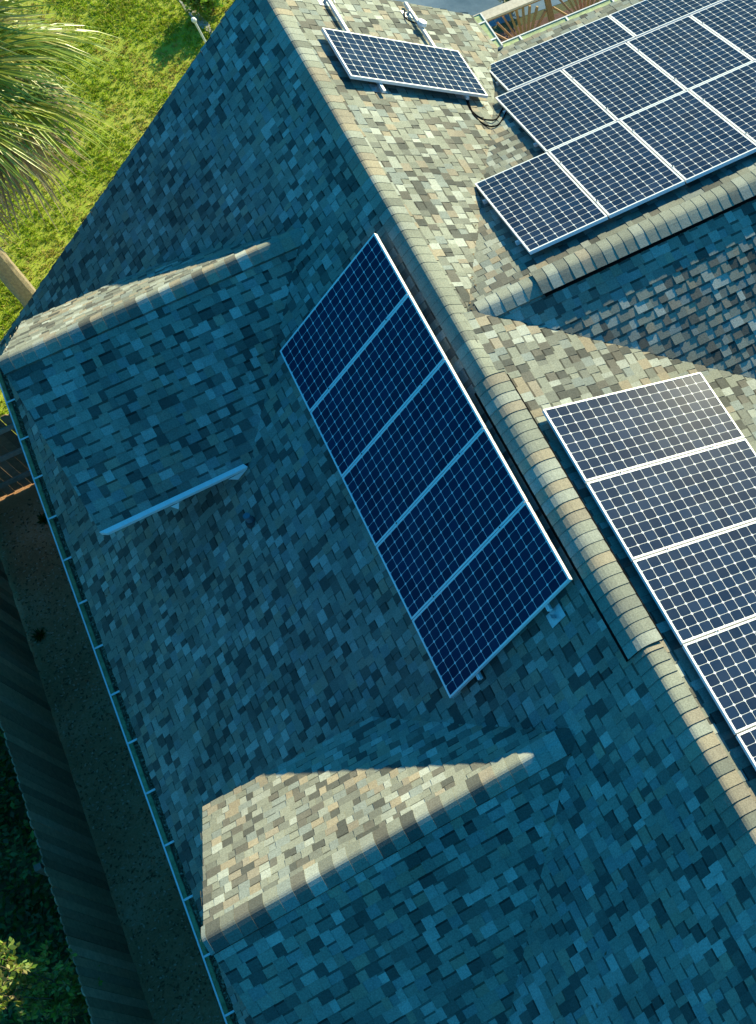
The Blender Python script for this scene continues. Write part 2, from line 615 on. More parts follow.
# small gables (dormers) on the west slope
def dormer(yr, zr, label):
    m, run, xw = 0.76, 1.86, -4.90
    ze = zr - m * run
    xr = (zr - R0) / mW                 # where the ridge meets the main slope
    xe = (ze - R0) / mW                 # where the eaves meet it
    b = MB()
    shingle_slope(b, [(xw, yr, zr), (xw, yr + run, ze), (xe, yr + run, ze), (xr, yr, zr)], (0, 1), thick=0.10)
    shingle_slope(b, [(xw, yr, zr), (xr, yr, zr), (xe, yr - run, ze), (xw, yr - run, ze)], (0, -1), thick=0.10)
    o = b.build('dormer', MR, house)
    o['label'] = label
    c = MB()
    cap_row(c, (xw - .01, yr, zr - .005), (xr + .12, yr, zr - .005), m, m, w=0.15, lift=.006, reverse=True, pick=sh_col)
    c.build('ridge_cap', M_SHINGLE, o)
    # walls set well back under the overhang
    wl = MB()
    xb, rb = xw + 0.45, run - 0.95
    zb = lambda x: R0 + x * mW - 0.05
    xin = -1.2
    for s in (-1, 1):
        y = yr + s * rb
        zt = zr - m * rb - 0.1
        xt = (zt - R0) / mW
        wl.poly([(xb, y, zb(xb)), (xt, y, zt), (xb, y, zt)])
    wl.poly([(xb, yr - rb, zb(xb)), (xb, yr + rb, zb(xb)), (xb, yr + rb, zr - m * rb - .1), (xb, yr, zr - .1), (xb, yr - rb, zr - m * rb - .1)])
    wl.build('wall', M_WALL, o)
    # white fascia with its drip edge on both eaves
    fa = MB()
    y, y2 = yr - run - .003, yr - run - .055
    zt = ze + .022
    xa, xz = xw - .01, xe - .10
    fa.poly([(xa, y, zt), (xz, y, zt), (xz + .03, y2, zt - .025), (xa + .07, y2, zt - .025)])
    fa.poly([(xa + .07, y2, zt - .025), (xz + .03, y2, zt - .025), (xz, y2 + .004, zt - .075), (xa + .07, y2 + .004, zt - .075)])
    fa.poly([(xa, y, zt), (xa + .07, y2, zt - .025), (xa + .07, y2 + .004, zt - .075), (xa, y, zt - .075)])
    fa.poly([(xz, y, zt), (xz + .03, y2, zt - .025), (xz, y2 + .004, zt - .075), (xz, y, zt - .075)])
    fo = fa.build('fascia', M_WHITE, o)
    fb = MB()
    fb.poly([(xa, yr + run + .003, ze + .002), (xe + .02, yr + run + .003, ze + .002), (xe + .02, yr + run + .003, ze - .11), (xa, yr + run + .003, ze - .11)])
    fb.build('fascia', M_DECKEDGE, o)
    xm = -4.0
    br = MB()
    br.poly([(xm - .05, y2 + .002, zt - .09), (xm + .06, y2 + .002, zt - .09), (xm + .01, y2 - .03, zt - .17)])
    br.poly([(xm + .06, y2 + .002, zt - .09), (xm + .04, y2 + .10, zt - .09), (xm + .01, y2 - .03, zt - .17)])
    br.build('bracket', M_WHITE, fo)
    br = MB()
    br.poly([(xe - .36, y2 + .002, zt - .09), (xe - .10, y2 + .002, zt - .07), (xe - .26, y2 - .01, zt - .17)])
    br.build('bracket', M_WHITE, fo)
    return o


dormer(-3.87, R0 - 0.765, 'small gable with a white edge board along its lower eave')
dormer(-11.57, R0 - 0.73, 'small gable with a brightly lit patch on its upper slope')

# walls below the roofs
b = MB()
zw = R0 + XW * mW
zg = R0 + (XW + .5) * mW - .13
b.box((XW + .5, YS + .5, 0), (-0.02, -.35, zg))
b.poly([(XW + .5, -.352, zg), (-.02, -.352, zg), (-.02, -.352, R0 - .13)])
b.box((0.0, YS + .5, 0), (XES - .5, YC - 1.0, zse - .15))
b.box((0.0, YC - 1.0, 0), (XEN - .35, -.35, R0 - XEN * mN - .2))
b.poly([(0, -.352, R0 - XEN * mN - .2), (XEN - .35, -.352, R0 - XEN * mN - .2), (XEN - .35, -.352, R0 - (XEN - .35) * mN - .13), (-.02, -.352, R0 - .13)])
b.box((XEN - .3, YC - 1.2, 0), (XCE - .4, YEN - .4, zce - .2))
b.build('wall', M_WALL, house)


# gutters
def gutter(p0, p1, out, name_label, hang_at, debris=True, depth=.128):
    """K-shaped trough from p0 to p1 (roof edge line), opening towards out"""
    p0, p1, out = Vector(p0), Vector(p1), Vector(out)
    up = Vector((0, 0, 1))
    prof_o = [(0.0, -.02), (0.0, -.135), (.100, -.135), (.110, -.085), (.150, -.045), (.150, -.008), (.131, -.008), (.131, -.02)]
    prof_i = [(.140, -.020), (.138, -.02 - .25 * (depth - .02)), (.100, -.02 - .6 * (depth - .02)), (.092, -depth), (.006, -depth), (.006, -.02)]
    g = MB()
    W = lambda p, q: p + out * q[0] + up * q[1]
    for a, c in zip(prof_o, prof_o[1:]):
        g.poly([W(p0, a), W(p1, a), W(p1, c), W(p0, c)], (1, 1, 1), 0)
    for a, c in zip(prof_i, prof_i[1:]):
        g.poly([W(p0, a), W(p1, a), W(p1, c), W(p0, c)], (1, 1, 1), 1)
    for p in (p0, p1):
        g.poly([W(p, q) for q in prof_o[:6]], (1, 1, 1), 0)
    o = g.build('gutter', [M_WHITE, M_GUT_IN], house)
    o['label'] = name_label
    d = (p1 - p0).normalized()
    h = MB()
    h.box((-.014, -.005, -.018), (.014, .135, -.011))
    me = h.mesh('hanger', [M_WHITE])
    R = Matrix((d, out, up)).transposed().to_4x4()
    for k in hang_at:
        ho = bpy.data.objects.new('hanger', me)
        COL.objects.link(ho)
        ho.parent = o
        ho.matrix_local = Matrix.Translation(p0 + d * k) @ R
    if debris:
        db = MB()
        L = (p1 - p0).length
        for i in range(int(L * 300)):
            t = random.random() * L
            s = random.betavariate(1.6, 3.0) * .085 + 0.01
            c = random.choice(((.24, .16, .09), (.34, .24, .14), (.10, .07, .045), (.44, .33, .22)))
            q = p0 + d * t + out * s + up * (-.076 + random.random() * .028)
            r = random.uniform(.008, .03)
            a = random.random() * 6.28
            e1 = (d * math.cos(a) + out * math.sin(a)) * r + up * random.uniform(-.006, .006)
            e2 = (d * -math.sin(a) + out * math.cos(a)) * r * .5 + up * random.uniform(-.006, .006)
            db.poly([q - e1, q - e2, q + e1, q + e2], c)
        db.poly([p0 + out * .008 - up * .076, p1 + out * .008 - up * .076, p1 + out * .09 - up * .076, p0 + out * .09 - up * .076], (.16, .11, .07))
        do = db.build('gutter_debris', M_DEBRIS, o)
        do['kind'] = 'stuff'
    return o


gutter((XW - .004, 0.0, zw - .01), (XW - .004, YS, zw - .01), (-1, 0, 0), 'long gutter of the shaded eave, full of dry leaves', [0.3 + .78 * i for i in range(24)])
gutter((XEN + .004, 0.0, R0 - XEN * mN - .01), (XEN + .004, YEN + .0, R0 - XEN * mN - .01), (1, 0, 0), 'short greenish gutter piece at the inner roof corner', [.2, .62], False, .026)
gutter((XEN + .13, YEN + .004, zce - .01), (XCE, YEN + .004, zce - .01), (0, 1, 0), 'gutter along the cross wing eave beside the railing', [.35 + .8 * i for i in range(8)], False, .026)

# a few dry leaves and twigs caught on the shingles along the valleys and the eave
b = MB()
for i in range(110):
    k = random.random()
    if k < .35:
        x, y = random.uniform(-5.95, -5.3), random.uniform(-13.5, -.5)
        p = Vector((x, y, R0 + x * mW + .02)); nn = Vector((-mW, 0, 1)).normalized()
    elif k < .7:
        t = random.random()
        x, y = .2 + 2.5 * t, YC + (YEN - YC) * t + random.gauss(0, .05)
        p = Vector((x, y, max(R0 - x * mN, ZC + (YC - y) * mC) + .022)); nn = Vector((0, .3, 1)).normalized()
    else:
        x, y = random.uniform(-5.5, -1.0), random.choice((-5.8, -13.6, -9.6, -2.0)) + random.gauss(0, .25)
        p = Vector((x, y, R0 + x * mW + .02)); nn = Vector((-mW, 0, 1)).normalized()
        if -13.5 < y < -9.65 or -5.75 < y < -2.0: continue
    d = rdir(-1, 1); d = (d - nn * d.dot(nn)).normalized()
    leaf_quad(b, p, d, nn, random.uniform(.025, .07), random.uniform(.006, .014), random.choice(((.30, .20, .11), (.20, .13, .07), (.42, .32, .2))))
tag(b.build('roof_leaves', M_DEBRIS), 'few dry leaves caught on the shingles', 'dry leaves', kind='stuff')

# plumbing vent and small flashings on the shaded slope
nW = Vector((-math.sin(0.6383), 0, math.cos(0.6383)))
b = MB()
pv = Vector((-3.27, -6.40, R0 - 2.42))
b.tube([pv - Vector((0, 0, .05)), pv + Vector((0, 0, .17))], .045, seg=14, cap=False)
b.tube([pv + Vector((0, 0, .17)), pv + Vector((0, 0, .171)), pv + Vector((0, 0, -.02))], [.045, .034, .034], seg=14, cap=False)
vp = b.build('vent_pipe', M_PIPE, house)
b = MB()
b.tube([pv + nW * .012 - Vector((0, 0, .01)), pv + nW * .05], [.085, .05], seg=14)
b.build('flashing_collar', M_DECKEDGE, vp)

# ------------------------------------------------------------------ solar panels
PL, PS, PT = 2.067, 1.046, 0.046


def make_panel():
    """origin at the middle of its underside; local x = long side, y = short side"""
    root = empty('solar_panel', (0, 0, 0))
    f = MB()
    w = 0.021
    hx, hy = PL / 2, PS / 2
    f.box((-hx, -hy, 0), (hx, -hy + w, PT))
    f.box((-hx, hy - w, 0), (hx, hy, PT))
    f.box((-hx, -hy + w, 0), (-hx + w, hy - w, PT))
    f.box((hx - w, -hy + w, 0), (hx, hy - w, PT))
    f.build('frame', M_ALU, root)
    g = MB()
    x0, y0 = hx - w, hy - w
    cx, cy = 16 * .1268 / 2, 8 * .1268 / 2                 # half size of the cell field
    U = lambda x: 8 + x / .1268
    V = lambda y: 4 + y / .1268
    z = PT - .006
    q = [(-x0, -y0), (x0, -y0), (x0, y0), (-x0, y0)]
    g.poly([(x, y, z) for x, y in q], uv=[(U(x), V(y)) for x, y in q])
    g.build('cell_sheet', M_CELLS, root)
    k = MB()
    k.poly([(x, y, z - .006) for x, y in q][::-1], (.8, .8, .8))
    k.build('backsheet', M_WHITE, root)
    k = MB()
    k.box((-.09, -.05, z - .03), (.09, .05, z - .0062))
    k.build('junction_box', M_BLACK, root)
    return root


PROTO = make_panel()
_used = [False]


def put_panel(centre, xdir, ydir, label, group):
    if not _used[0]:
        o = PROTO
        _used[0] = True
    else:
        o = copy_tree(PROTO)
    X = Vector(xdir).normalized()
    Y = Vector(ydir).normalized()
    Z = X.cross(Y)
    if Z.z < 0:
        Y = -Y
        Z = -Z
    M = Matrix((X, Y, Z)).transposed()
    o.location = Vector(centre)
    o.rotation_euler = M.to_euler()
    tag(o, label, 'solar panel', group)
    return o


def slope_pt(kind, s, t, h):
    """s = distance down the slope from its ridge, t = position along the ridge, h = height above the plane"""
    if kind == 'W':
        a = 0.6383
        return Vector((-s * math.cos(a) - h * math.sin(a), t, R0 - s * math.sin(a) + h * math.cos(a)))
    if kind in 'EN':
        a = 0.3794 if kind == 'E' else 0.6245
        return Vector((s * math.cos(a) + h * math.sin(a), t, R0 - s * math.sin(a) + h * math.cos(a)))
    a = 0.3353
    return Vector((t, YC - .004 + s * math.cos(a) + h * math.sin(a), ZC - s * math.sin(a) + h * math.cos(a)))


def slope_dirs(kind):
    o = slope_pt(kind, 0, 0, 0)
    return (slope_pt(kind, 1, 0, 0) - o), (slope_pt(kind, 0, 1, 0) - o), (slope_pt(kind, 0, 0, 1) - o)


HC = 0.032
HP = 0.075          # underside of the panels above the shingles
ORD = ['topmost', 'second from the top', 'middle', 'fourth from the top', 'lowest']
dn, al, up_ = slope_dirs('W')
for k in range(5):
    t = -5.058 - k * 1.0590 - PS / 2
    put_panel(slope_pt('W', 0.2757 + PL / 2, t, HP + .025), dn, al,
              '%s of the five dark navy panels on the shaded slope' % ORD[k], 'dark panels on the shaded slope')
dn, al, up_ = slope_dirs('E')
EL = ['topmost glossy panel right of the ridge vent, its whole face in view', 'second glossy panel down the row right of the ridge vent',
      'third glossy panel down the row right of the ridge vent', 'fourth glossy panel down the row right of the ridge vent, below it only a sliver',
      'lowest panel right of the ridge vent, only a sliver at the photo edge']
for k in range(5):
    t = -8.3887 - k * 1.0654 - PS / 2
    put_panel(slope_pt('E', 0.3129 + PL / 2, t, HP + .012), dn, al, EL[k], 'panels on the sunlit slope right of the ridge vent')
dn, al, up_ = slope_dirs('C')
for r, (s0, x0, n) in enumerate(((0.4475, 1.175, 4), (2.5684 - .03, 2.22, 4))):
    for k in range(n):
        t = x0 + k * 1.0654 + PS / 2
        rn = ('bottom row beside the ridge cap', 'middle row of the cross wing')[r]
        lab = ('first panel from the left in the %s', 'second panel from the left in the %s', 'third panel from the left in the %s', 'fourth panel of the %s, cut by the edge')[k] % rn
        put_panel(slope_pt('C', s0 + PL / 2, t, HP + HC), dn, al, lab, 'panels on the cross wing')
for k in range(3):
    t = 2.435 + k * 2.085 + PL / 2
    lab = ('first wide panel from the left in the top row, near the railing', 'second wide panel in the top row of the cross wing', 'third wide panel in the top row, at the photo corner')[k]
    put_panel(slope_pt('C', 4.6493 - .03 + PS / 2, t, HP + HC + .015), al, dn, lab, 'panels on the cross wing')
dn, al, up_ = slope_dirs('N')
put_panel(slope_pt('N', 0.4322 + PL / 2, -1.3237 - PS / 2, HP + .026), dn, al, 'single panel alone near the top of the sunlit slope', 'lone panel')


# mounting rails: each rail is a thing with its feet
def rail(kind, s, t0, t1, feet, label, hh=HP, group='mounting rails', clamps=()):
    D, A, N = slope_dirs(kind)
    root = empty('mounting_rail', slope_pt(kind, s, (t0 + t1) / 2, 0))
    M = Matrix((A, D, N)).transposed()
    root.rotation_euler = M.to_euler()
    if M.determinant() < 0:
        root.rotation_euler = Matrix((A, -D, N)).transposed().to_euler()
    tag(root, label, 'mounting rail', group)
    L = abs(t1 - t0) / 2
    r = MB()
    z1 = hh - .004
    r.box((-L, -.02, z1 - .045), (L, .02, z1 - .008))
    r.box((-L, -.02, z1 - .008), (L, -.008, z1))
    r.box((-L, .008, z1 - .008), (L, .02, z1))
    r.build('rail', M_ALU, root)
    for k in clamps:
        c = MB()
        x = k - (t0 + t1) / 2
        zt = hh + PT
        c.box((x - .006, -.018, hh), (x + .006, .018, zt + .001))
        c.box((x - .016, -.018, zt + .001), (x + .016, .018, zt + .005))
        c.tube([(x, 0, zt + .005), (x, 0, zt + .013)], .010, (.1, .1, .1), 1, seg=6)
        c.build('clamp', [M_ALU, M_BOLT], root)
    for k in feet:
        f = MB()
        x = k - (t0 + t1) / 2
        f.box((x - .08, -.10, .014), (x + .08, .12, .019))              # flashing plate
        f.box((x - .025, .022, .017), (x + .025, .075, .026))
        f.box((x - .025, .0205, .026), (x + .025, .028, z1 - .005))
        f.tube([(x, .05, .026), (x, .05, .042)], .012, seg=6)
        f.build('foot', M_GALV, root)
    return root


rail('W', 0.2957 + .42, -5.00, -10.40, [-5.6, -6.9, -8.2, -9.5, -10.46], 'rail under the upper edge of the dark panels with a foot at its lower end', HP + .025, clamps=[-5.058 - k * 1.059 + .0065 for k in range(1, 5)])
rail('W', 0.2957 + 1.62, -5.00, -10.40, [-5.4, -6.7, -8.0, -9.3, -10.2], 'rail under the lower edge of the dark panels on the shaded slope', HP + .025, clamps=[-5.058 - k * 1.059 + .0065 for k in range(1, 5)])
rail('E', 0.3129 + .42, -8.44, -13.6, [-8.8, -10.1, -11.4, -12.7], 'rail under the ridge side of the panels right of the ridge vent', HP + .012, clamps=[-8.3887 - k * 1.0654 + .0097 for k in range(1, 5)])
rail('E', 0.3129 + 1.62, -8.44, -13.6, [-8.8, -10.1, -11.4, -12.7], 'rail under the far side of the panels right of the ridge vent', HP + .012, clamps=[-8.3887 - k * 1.0654 + .0097 for k in range(1, 5)])
rail('C', 0.4475 + .42, 1.13, 5.5, [1.45, 2.7, 4.0, 5.2], 'lower rail of the bottom panel row on the cross wing', HP + HC, clamps=[1.2019 + k * 1.0654 - .0097 for k in range(1, 4)])
rail('C', 0.4475 + 1.66, 1.13, 5.5, [1.45, 2.7, 4.0, 5.2], 'upper rail of the bottom panel row on the cross wing', HP + HC, clamps=[1.2019 + k * 1.0654 - .0097 for k in range(1, 4)])
rail('C', 2.54 + .42, 2.18, 6.5, [2.5, 3.8, 5.0, 6.2], 'lower rail of the middle panel row on the cross wing', HP + HC, clamps=[2.2475 + k * 1.0654 - .0097 for k in range(1, 4)])
rail('C', 2.54 + 1.66, 2.18, 6.5, [2.5, 3.8, 5.0, 6.2], 'upper rail of the middle panel row on the cross wing', HP + HC, clamps=[2.2475 + k * 1.0654 - .0097 for k in range(1, 4)])
rail('C', 4.62 + .5, 2.40, 8.7, [2.8, 4.2, 5.8, 7.4], 'rail under the top row of wide panels', HP + HC + .015)
rail('N', 0.4322 + .43, -0.28, -2.52, [-.45, -2.38], 'bare rail sticking out left above the single panel', HP + .026)
rail('N', 0.4322 + 1.75, -0.14, -2.40, [-.35, -2.25], 'bare rail with a round white box sticking out right above the single panel', HP + .026)

# cables and small boxes near the single panel
dN, aN, nN = slope_dirs('N')


def npt(s, t, h): return slope_pt('N', s, t, h)


def tub(name, pts, r, mat, label, cat, group=None, seg=8):
    b = MB()
    # smooth the path with Catmull-Rom
    P = [Vector(p) for p in pts]
    out = []
    for i in range(len(P) - 1):
        p0, p1, p2, p3 = P[max(i - 1, 0)], P[i], P[i + 1], P[min(i + 2, len(P) - 1)]
        for k in range(6):
            t = k / 6
            out.append(.5 * ((2 * p1) + (-p0 + p2) * t + (2 * p0 - 5 * p1 + 4 * p2 - p3) * t * t + (-p0 + 3 * p1 - 3 * p2 + p3) * t ** 3))
    out.append(P[-1])
    b.tube(out, r, seg=seg)
    o = b.build(name, mat, None, True)
    tag(o, label, cat, group)
    return o


def spt(x, y, h):         # a point above the north-end sunlit slope or the cross wing, whichever is higher
    z = max(R0 - x * mN, ZC + (YC - y) * mC) + h
    return (x, y, z)


tub('cable', [spt(1.82, -2.25, .10), spt(1.79, -2.42, .03), spt(1.78, -2.62, .02), spt(1.86, -2.76, .02), spt(2.02, -2.80, .025), spt(2.16, -2.66, .03), spt(2.34, -2.5, .08)],
    .011, M_BLACK, 'black cable loop lying on shingles, upper of the two', 'cable', 'cables between panels')
tub('cable', [spt(1.86, -2.25, .10), spt(1.80, -2.45, .04), spt(1.77, -2.70, .02), spt(1.84, -2.90, .02), spt(1.98, -2.96, .02), spt(2.14, -2.82, .025), spt(2.38, -2.55, .08)],
    .011, M_BLACK, 'black cable loop lying on shingles, lower and longer of the two', 'cable', 'cables between panels')
p = npt(0.4322 + 1.75, -.72, .115)
b = MB()
b.tube([p, p + nN * .05], [.075, .062], seg=16)
tag(b.build('junction_box', M_WHITE), 'round white box clipped on the bare rail', 'junction box')
tub('cable', [npt(2.10, -.32, .05), npt(2.06, -.45, .03), npt(2.07, -.58, .05), npt(2.15, -.70, .10)], .010, M_BLACK, 'short black cable curling beside the round white box', 'cable')
tub('cable', [npt(.80, -.22, .03), npt(.87, -.25, .12), npt(.98, -.33, .05), npt(1.0, -.42, .02)], .008, M_WHITE, 'thin pale wire over the end of the left bare rail', 'cable')

# ------------------------------------------------------------------ fences
def wood(a=1.0):
    k = random.uniform(.75, 1.2) * a
    c = random.choice(((.46, .31, .19), (.40, .27, .16), (.50, .35, .23), (.32, .21, .13)))
    return tuple(x * k for x in c)


def fence(name, p0, p1, side, label, h=1.83, posts=2.4, gap0=0.025):
    p0, p1 = Vector((*p0, 0)), Vector((*p1, 0))
    root = empty(name, p0)
    tag(root, label, 'fence')
    d = (p1 - p0)
    L = d.length
    d.normalize()
    nrm = Vector((-d.y, d.x, 0)) * side             # boards stand on this side of the rails
    B = MB()
    x = 0.0
    while x < L - .05:
        w = .137 + random.uniform(-.004, .004)
        z0 = gap0 + random.uniform(0, .025)
        z1 = h + random.uniform(-.02, .02)
        off = random.uniform(0, .008)
        tl = random.uniform(-.006, .006)
        c = wood()
        o0, o1 = nrm * (.02 + off), nrm * (.038 + off)
        a0, a1 = d * x, d * (x + w)
        cz = z1 - .04
        pr = [(0, z0), (w, z0), (w + tl, cz), (w - .035 + tl, z1), (.035 + tl, z1), (tl, cz)]
        fr = [d * (x + u) + o0 + Vector((0, 0, z)) for u, z in pr]
        bk = [d * (x + u) + o1 + Vector((0, 0, z)) for u, z in pr]
        B.poly(fr, c)
        B.poly(bk[::-1], c)
        for i in range(6):
            j = (i + 1) % 6
            B.poly([fr[i], fr[j], bk[j], bk[i]], c)
        x += w + .006
    B.build('boards', M_FENCE, root)
    for z in (.35, .95, 1.55):
        r = MB()
        pr = [(-.022, z - .045), (.018, z - .045), (.018, z + .045), (-.022, z + .045)]
        A = [nrm * u + Vector((0, 0, v)) for u, v in pr]
        for i in range(4):
            j = (i + 1) % 4
            r.poly([A[i], A[i] + d * L, A[j] + d * L, A[j]], (.50, .42, .33))
        r.poly(A, (.4, .32, .25)); r.poly([a + d * L for a in A], (.4, .32, .25))
        r.build('rail', M_FENCE, root)
    k = .05
    while k < L:
        r = MB()
        r.box((-.045, -.045, 0), (.045, .045, h - .06 + random.uniform(-.03, .03)), (.2, .165, .125), M=Matrix.Translation(d * k - nrm * .07))
        r.build('post', M_FENCE, root)
        k += posts
    return root


fence('wooden_fence', (-7.85, -0.70), (-7.85, -22), 1, 'long weathered board fence beside the bare soil strip under the gutter')
fence('wooden_fence', (-5.56, -0.68), (-7.75, -0.68), -1, 'short board fence with rails closing the gap left of the house')

# ------------------------------------------------------------------ deck railing by the water
deck = empty('deck', (3.1, -0.3, 0))
tag(deck, 'raised wooden deck with sunburst railing and pale wide top board beside the water', 'deck')
DX, DY = 3.1, -0.3
ZF, ZT = 3.02, 3.98
cw = lambda: tuple(x * random.uniform(.85, 1.15) for x in (.40, .26, .14))
b = MB()
x = 3.15
for i in range(9):
    y0 = -.30 + i * .155
    b.box((3.15 - DX, y0 - DY, ZF - .03), (11 - DX, y0 + .149 - DY, ZF), cw())
b.build('deck_floor', M_CEDAR, deck)
b = MB()
b.box((3.05 - DX, .95 - DY, ZT), (11 - DX, 1.15 - DY, ZT + .04), (.72, .64, .52))
b.build('rail_cap', M_CEDAR, deck)['label'] = 'pale wide top board of the railing'
b = MB()
b.box((3.03 - DX, .55 - DY, ZT - .002), (3.20 - DX, .945 - DY, ZT + .038), (.75, .72, .64))
b.build('rail_cap', M_CEDAR, deck)
for zz in (ZF + .08, ZT - .09):
    b = MB()
    b.box((3.15 - DX, 1.03 - DY, zz), (11 - DX, 1.07 - DY, zz + .085), (.38, .24, .13))
    b.build('rail', M_CEDAR, deck)
xs = [3.20, 4.35, 5.50, 6.65, 7.80]
for px in xs:
    b = MB()
    b.box((px - .045 - DX, 1.005 - DY, 0.0), (px + .045 - DX, 1.095 - DY, ZT - .003), (.36, .23, .12))
    b.build('post', M_CEDAR, deck)
for px in xs[:-1]:
    cx = px + .575
    for k in range(9):
        b = MB()
        f = (k - 4) / 4
        p0 = Vector((cx + f * .13 - DX, 1.05 - DY, ZF + .16))
        p1 = Vector((cx + f * .50 - DX, 1.05 - DY, ZT - .09 - abs(f) ** 3 * .25))
        ax = (p1 - p0).normalized()
        sd = ax.cross(Vector((0, 1, 0)))
        c = cw()
        s, yy = .018, .018
        A = [p0 + sd * u + Vector((0, v, 0)) for u, v in ((-s, -yy), (s, -yy), (s, yy), (-s, yy))]
        Bq = [q + (p1 - p0) for q in A]
        for i in range(4):
            j = (i + 1) % 4
            b.poly([A[i], A[j], Bq[j], Bq[i]], c)
        b.poly(A[::-1], c); b.poly(Bq, c)
        b.build('baluster', M_CEDAR, deck)

# ------------------------------------------------------------------ plants
# grass: one sheet of blades on the part of the lawn in view
def grass():
    nc = 46000
    cx_ = rng.uniform(-10.5, 2.1, nc)
    cy_ = rng.uniform(-0.5, 17.5, nc)
    pt = np.sin(cx_ * 1.3 + 1.0) * np.cos(cy_ * .9) + .6 * np.sin(cx_ * 2.9 + cy_ * 2.1) + .4 * np.cos(cy_ * 4.3 - cx_ * 3.1)
    kp = rng.uniform(0, 1, nc) < (.84 + .14 * pt)
    cx_, cy_, pt = cx_[kp], cy_[kp], pt[kp]
    nc = len(cx_)
    per = 11
    cr = rng.uniform(.015, .05, nc)
    ch = rng.uniform(.55, 1.5, nc)
    x = np.repeat(cx_, per) + rng.normal(0, 1, nc * per) * np.repeat(cr, per)
    y = np.repeat(cy_, per) + rng.normal(0, 1, nc * per) * np.repeat(cr, per)
    y = np.maximum(y, -.55)
    patch = np.repeat(pt, per)
    n = len(x)
    h = rng.uniform(.025, .055, n) * np.repeat(ch, per) * (1 + .35 * np.clip(patch, 0, 1.5))
    a = rng.uniform(0, 6.283, n)
    lean = rng.uniform(.2, 1.2, n)
    la = rng.uniform(0, 6.283, n)
    w = rng.uniform(.007, .015, n)
    dx, dy = np.cos(a) * w, np.sin(a) * w
    z0 = np.full(n, .006)
    tx, ty = x + np.cos(la) * h * lean, y + np.sin(la) * h * lean
    v = np.empty((n * 3, 3))
    v[0::3] = np.stack([x - dx, y - dy, z0], 1)
    v[1::3] = np.stack([x + dx, y + dy, z0], 1)
    v[2::3] = np.stack([tx, ty, h], 1)
    me = bpy.data.meshes.new('grass')
    me.vertices.add(n * 3)
    me.vertices.foreach_set('co', v.ravel())
    me.loops.add(n * 3)
    me.loops.foreach_set('vertex_index', np.arange(n * 3))
    me.polygons.add(n)
    me.polygons.foreach_set('loop_start', np.arange(0, n * 3, 3))
    me.polygons.foreach_set('loop_total', np.full(n, 3))
    me.update()
    pal = np.array([(.42, .55, .02), (.34, .52, .02), (.54, .58, .05), (.62, .50, .14), (.22, .38, .02)])
    wts = np.array([3, 3, 2, 1.3, 1.5])
    pick = rng.choice(len(pal), n, p=wts / wts.sum())
    dry = (patch < -.35) & (rng.uniform(0, 1, n) < .6)
    pick[dry] = 3
    c = pal[pick] * rng.uniform(.75, 1.2, (n, 1)) * np.repeat(rng.uniform(.7, 1.15, (nc, 1)), per, 0)
    ca = me.color_attributes.new('Col', 'FLOAT_COLOR', 'POINT')
    cc = np.ones((n * 3, 4))
    cc[:, :3] = np.repeat(c, 3, 0)
    ca.data.foreach_set('color', cc.ravel())
    me.materials.append(M_GRASS)
    me.validate()
    o = bpy.data.objects.new('grass', me)
    COL.objects.link(o)
    tag(o, 'patchy yellow green grass of the lawn', 'grass', kind='stuff')


grass()

# leaf litter on the soil strip
b = MB()
for i in range(11000):
    p = Vector((random.uniform(-7.8, -5.55), random.uniform(-14.5, -.95), .014 + random.random() * .012))
    c = random.choice(((.50, .27, .13), (.38, .21, .10), (.60, .38, .22), (.24, .14, .07), (.68, .48, .32)))
    d = rdir(-.15, .15)
    leaf_quad(b, p, d, Vector((0, 0, 1)) + rdir() * .3, random.uniform(.025, .075), random.uniform(.008, .018), c)
tag(b.build('leaf_litter', M_DEBRIS), 'scattered dry leaves on the bare soil strip', 'dry leaves', kind='stuff')


def weed_patch(pts, name, label, cat, n=90, r=.25, h=.25):
    for i, (x, y) in enumerate(pts):
        b = MB()
        for k in range(n):
            q = Vector((random.gauss(0, .015), random.gauss(0, .015), random.uniform(.0, .03)))
            c = tuple(v * random.uniform(.7, 1.2) for v in (.07, .13, .025))
            leaf_quad(b, q, rdir(.05, .8), rdir(), random.uniform(.05, .15), random.uniform(.010, .02), c)
        o = b.build(name, M_LEAF)
        o.location = (x, y, 0.01)
        tag(o, label[i], cat, 'weeds in the soil strip')


weed_patch([(-6.55, -1.25), (-7.0, -1.45), (-7.62, -3.5)], 'weed', ['low green weed against the foot of the short board fence', 'tiny weed tuft on the soil left of the gutter below the short fence',
           'weed growing at the foot of the long fence'], 'weed')

# undergrowth behind the long fence: one mass of leaves
b = MB()
for i in range(15000):
    x = random.uniform(-11.5, -7.98)
    y = random.uniform(-13.0, -4.2)
    hump = .35 + .3 * math.sin(x * 2.3 + y * .7) * math.cos(y * 1.7) + .12 * math.sin(y * 5 + x * 3)
    p = Vector((x, y, max(.02, hump) * random.uniform(.3, 1.0)))
    c = tuple(v * random.uniform(.6, 1.25) for v in random.choice(((.08, .18, .035), (.055, .14, .03), (.11, .21, .045))))
    leaf_quad(b, p, rdir(-.5, .6), rdir(), random.uniform(.07, .16), random.uniform(.02, .045), c)
tag(b.build('undergrowth', M_LEAF), 'dense dark green undergrowth behind the long fence', 'undergrowth', kind='stuff')


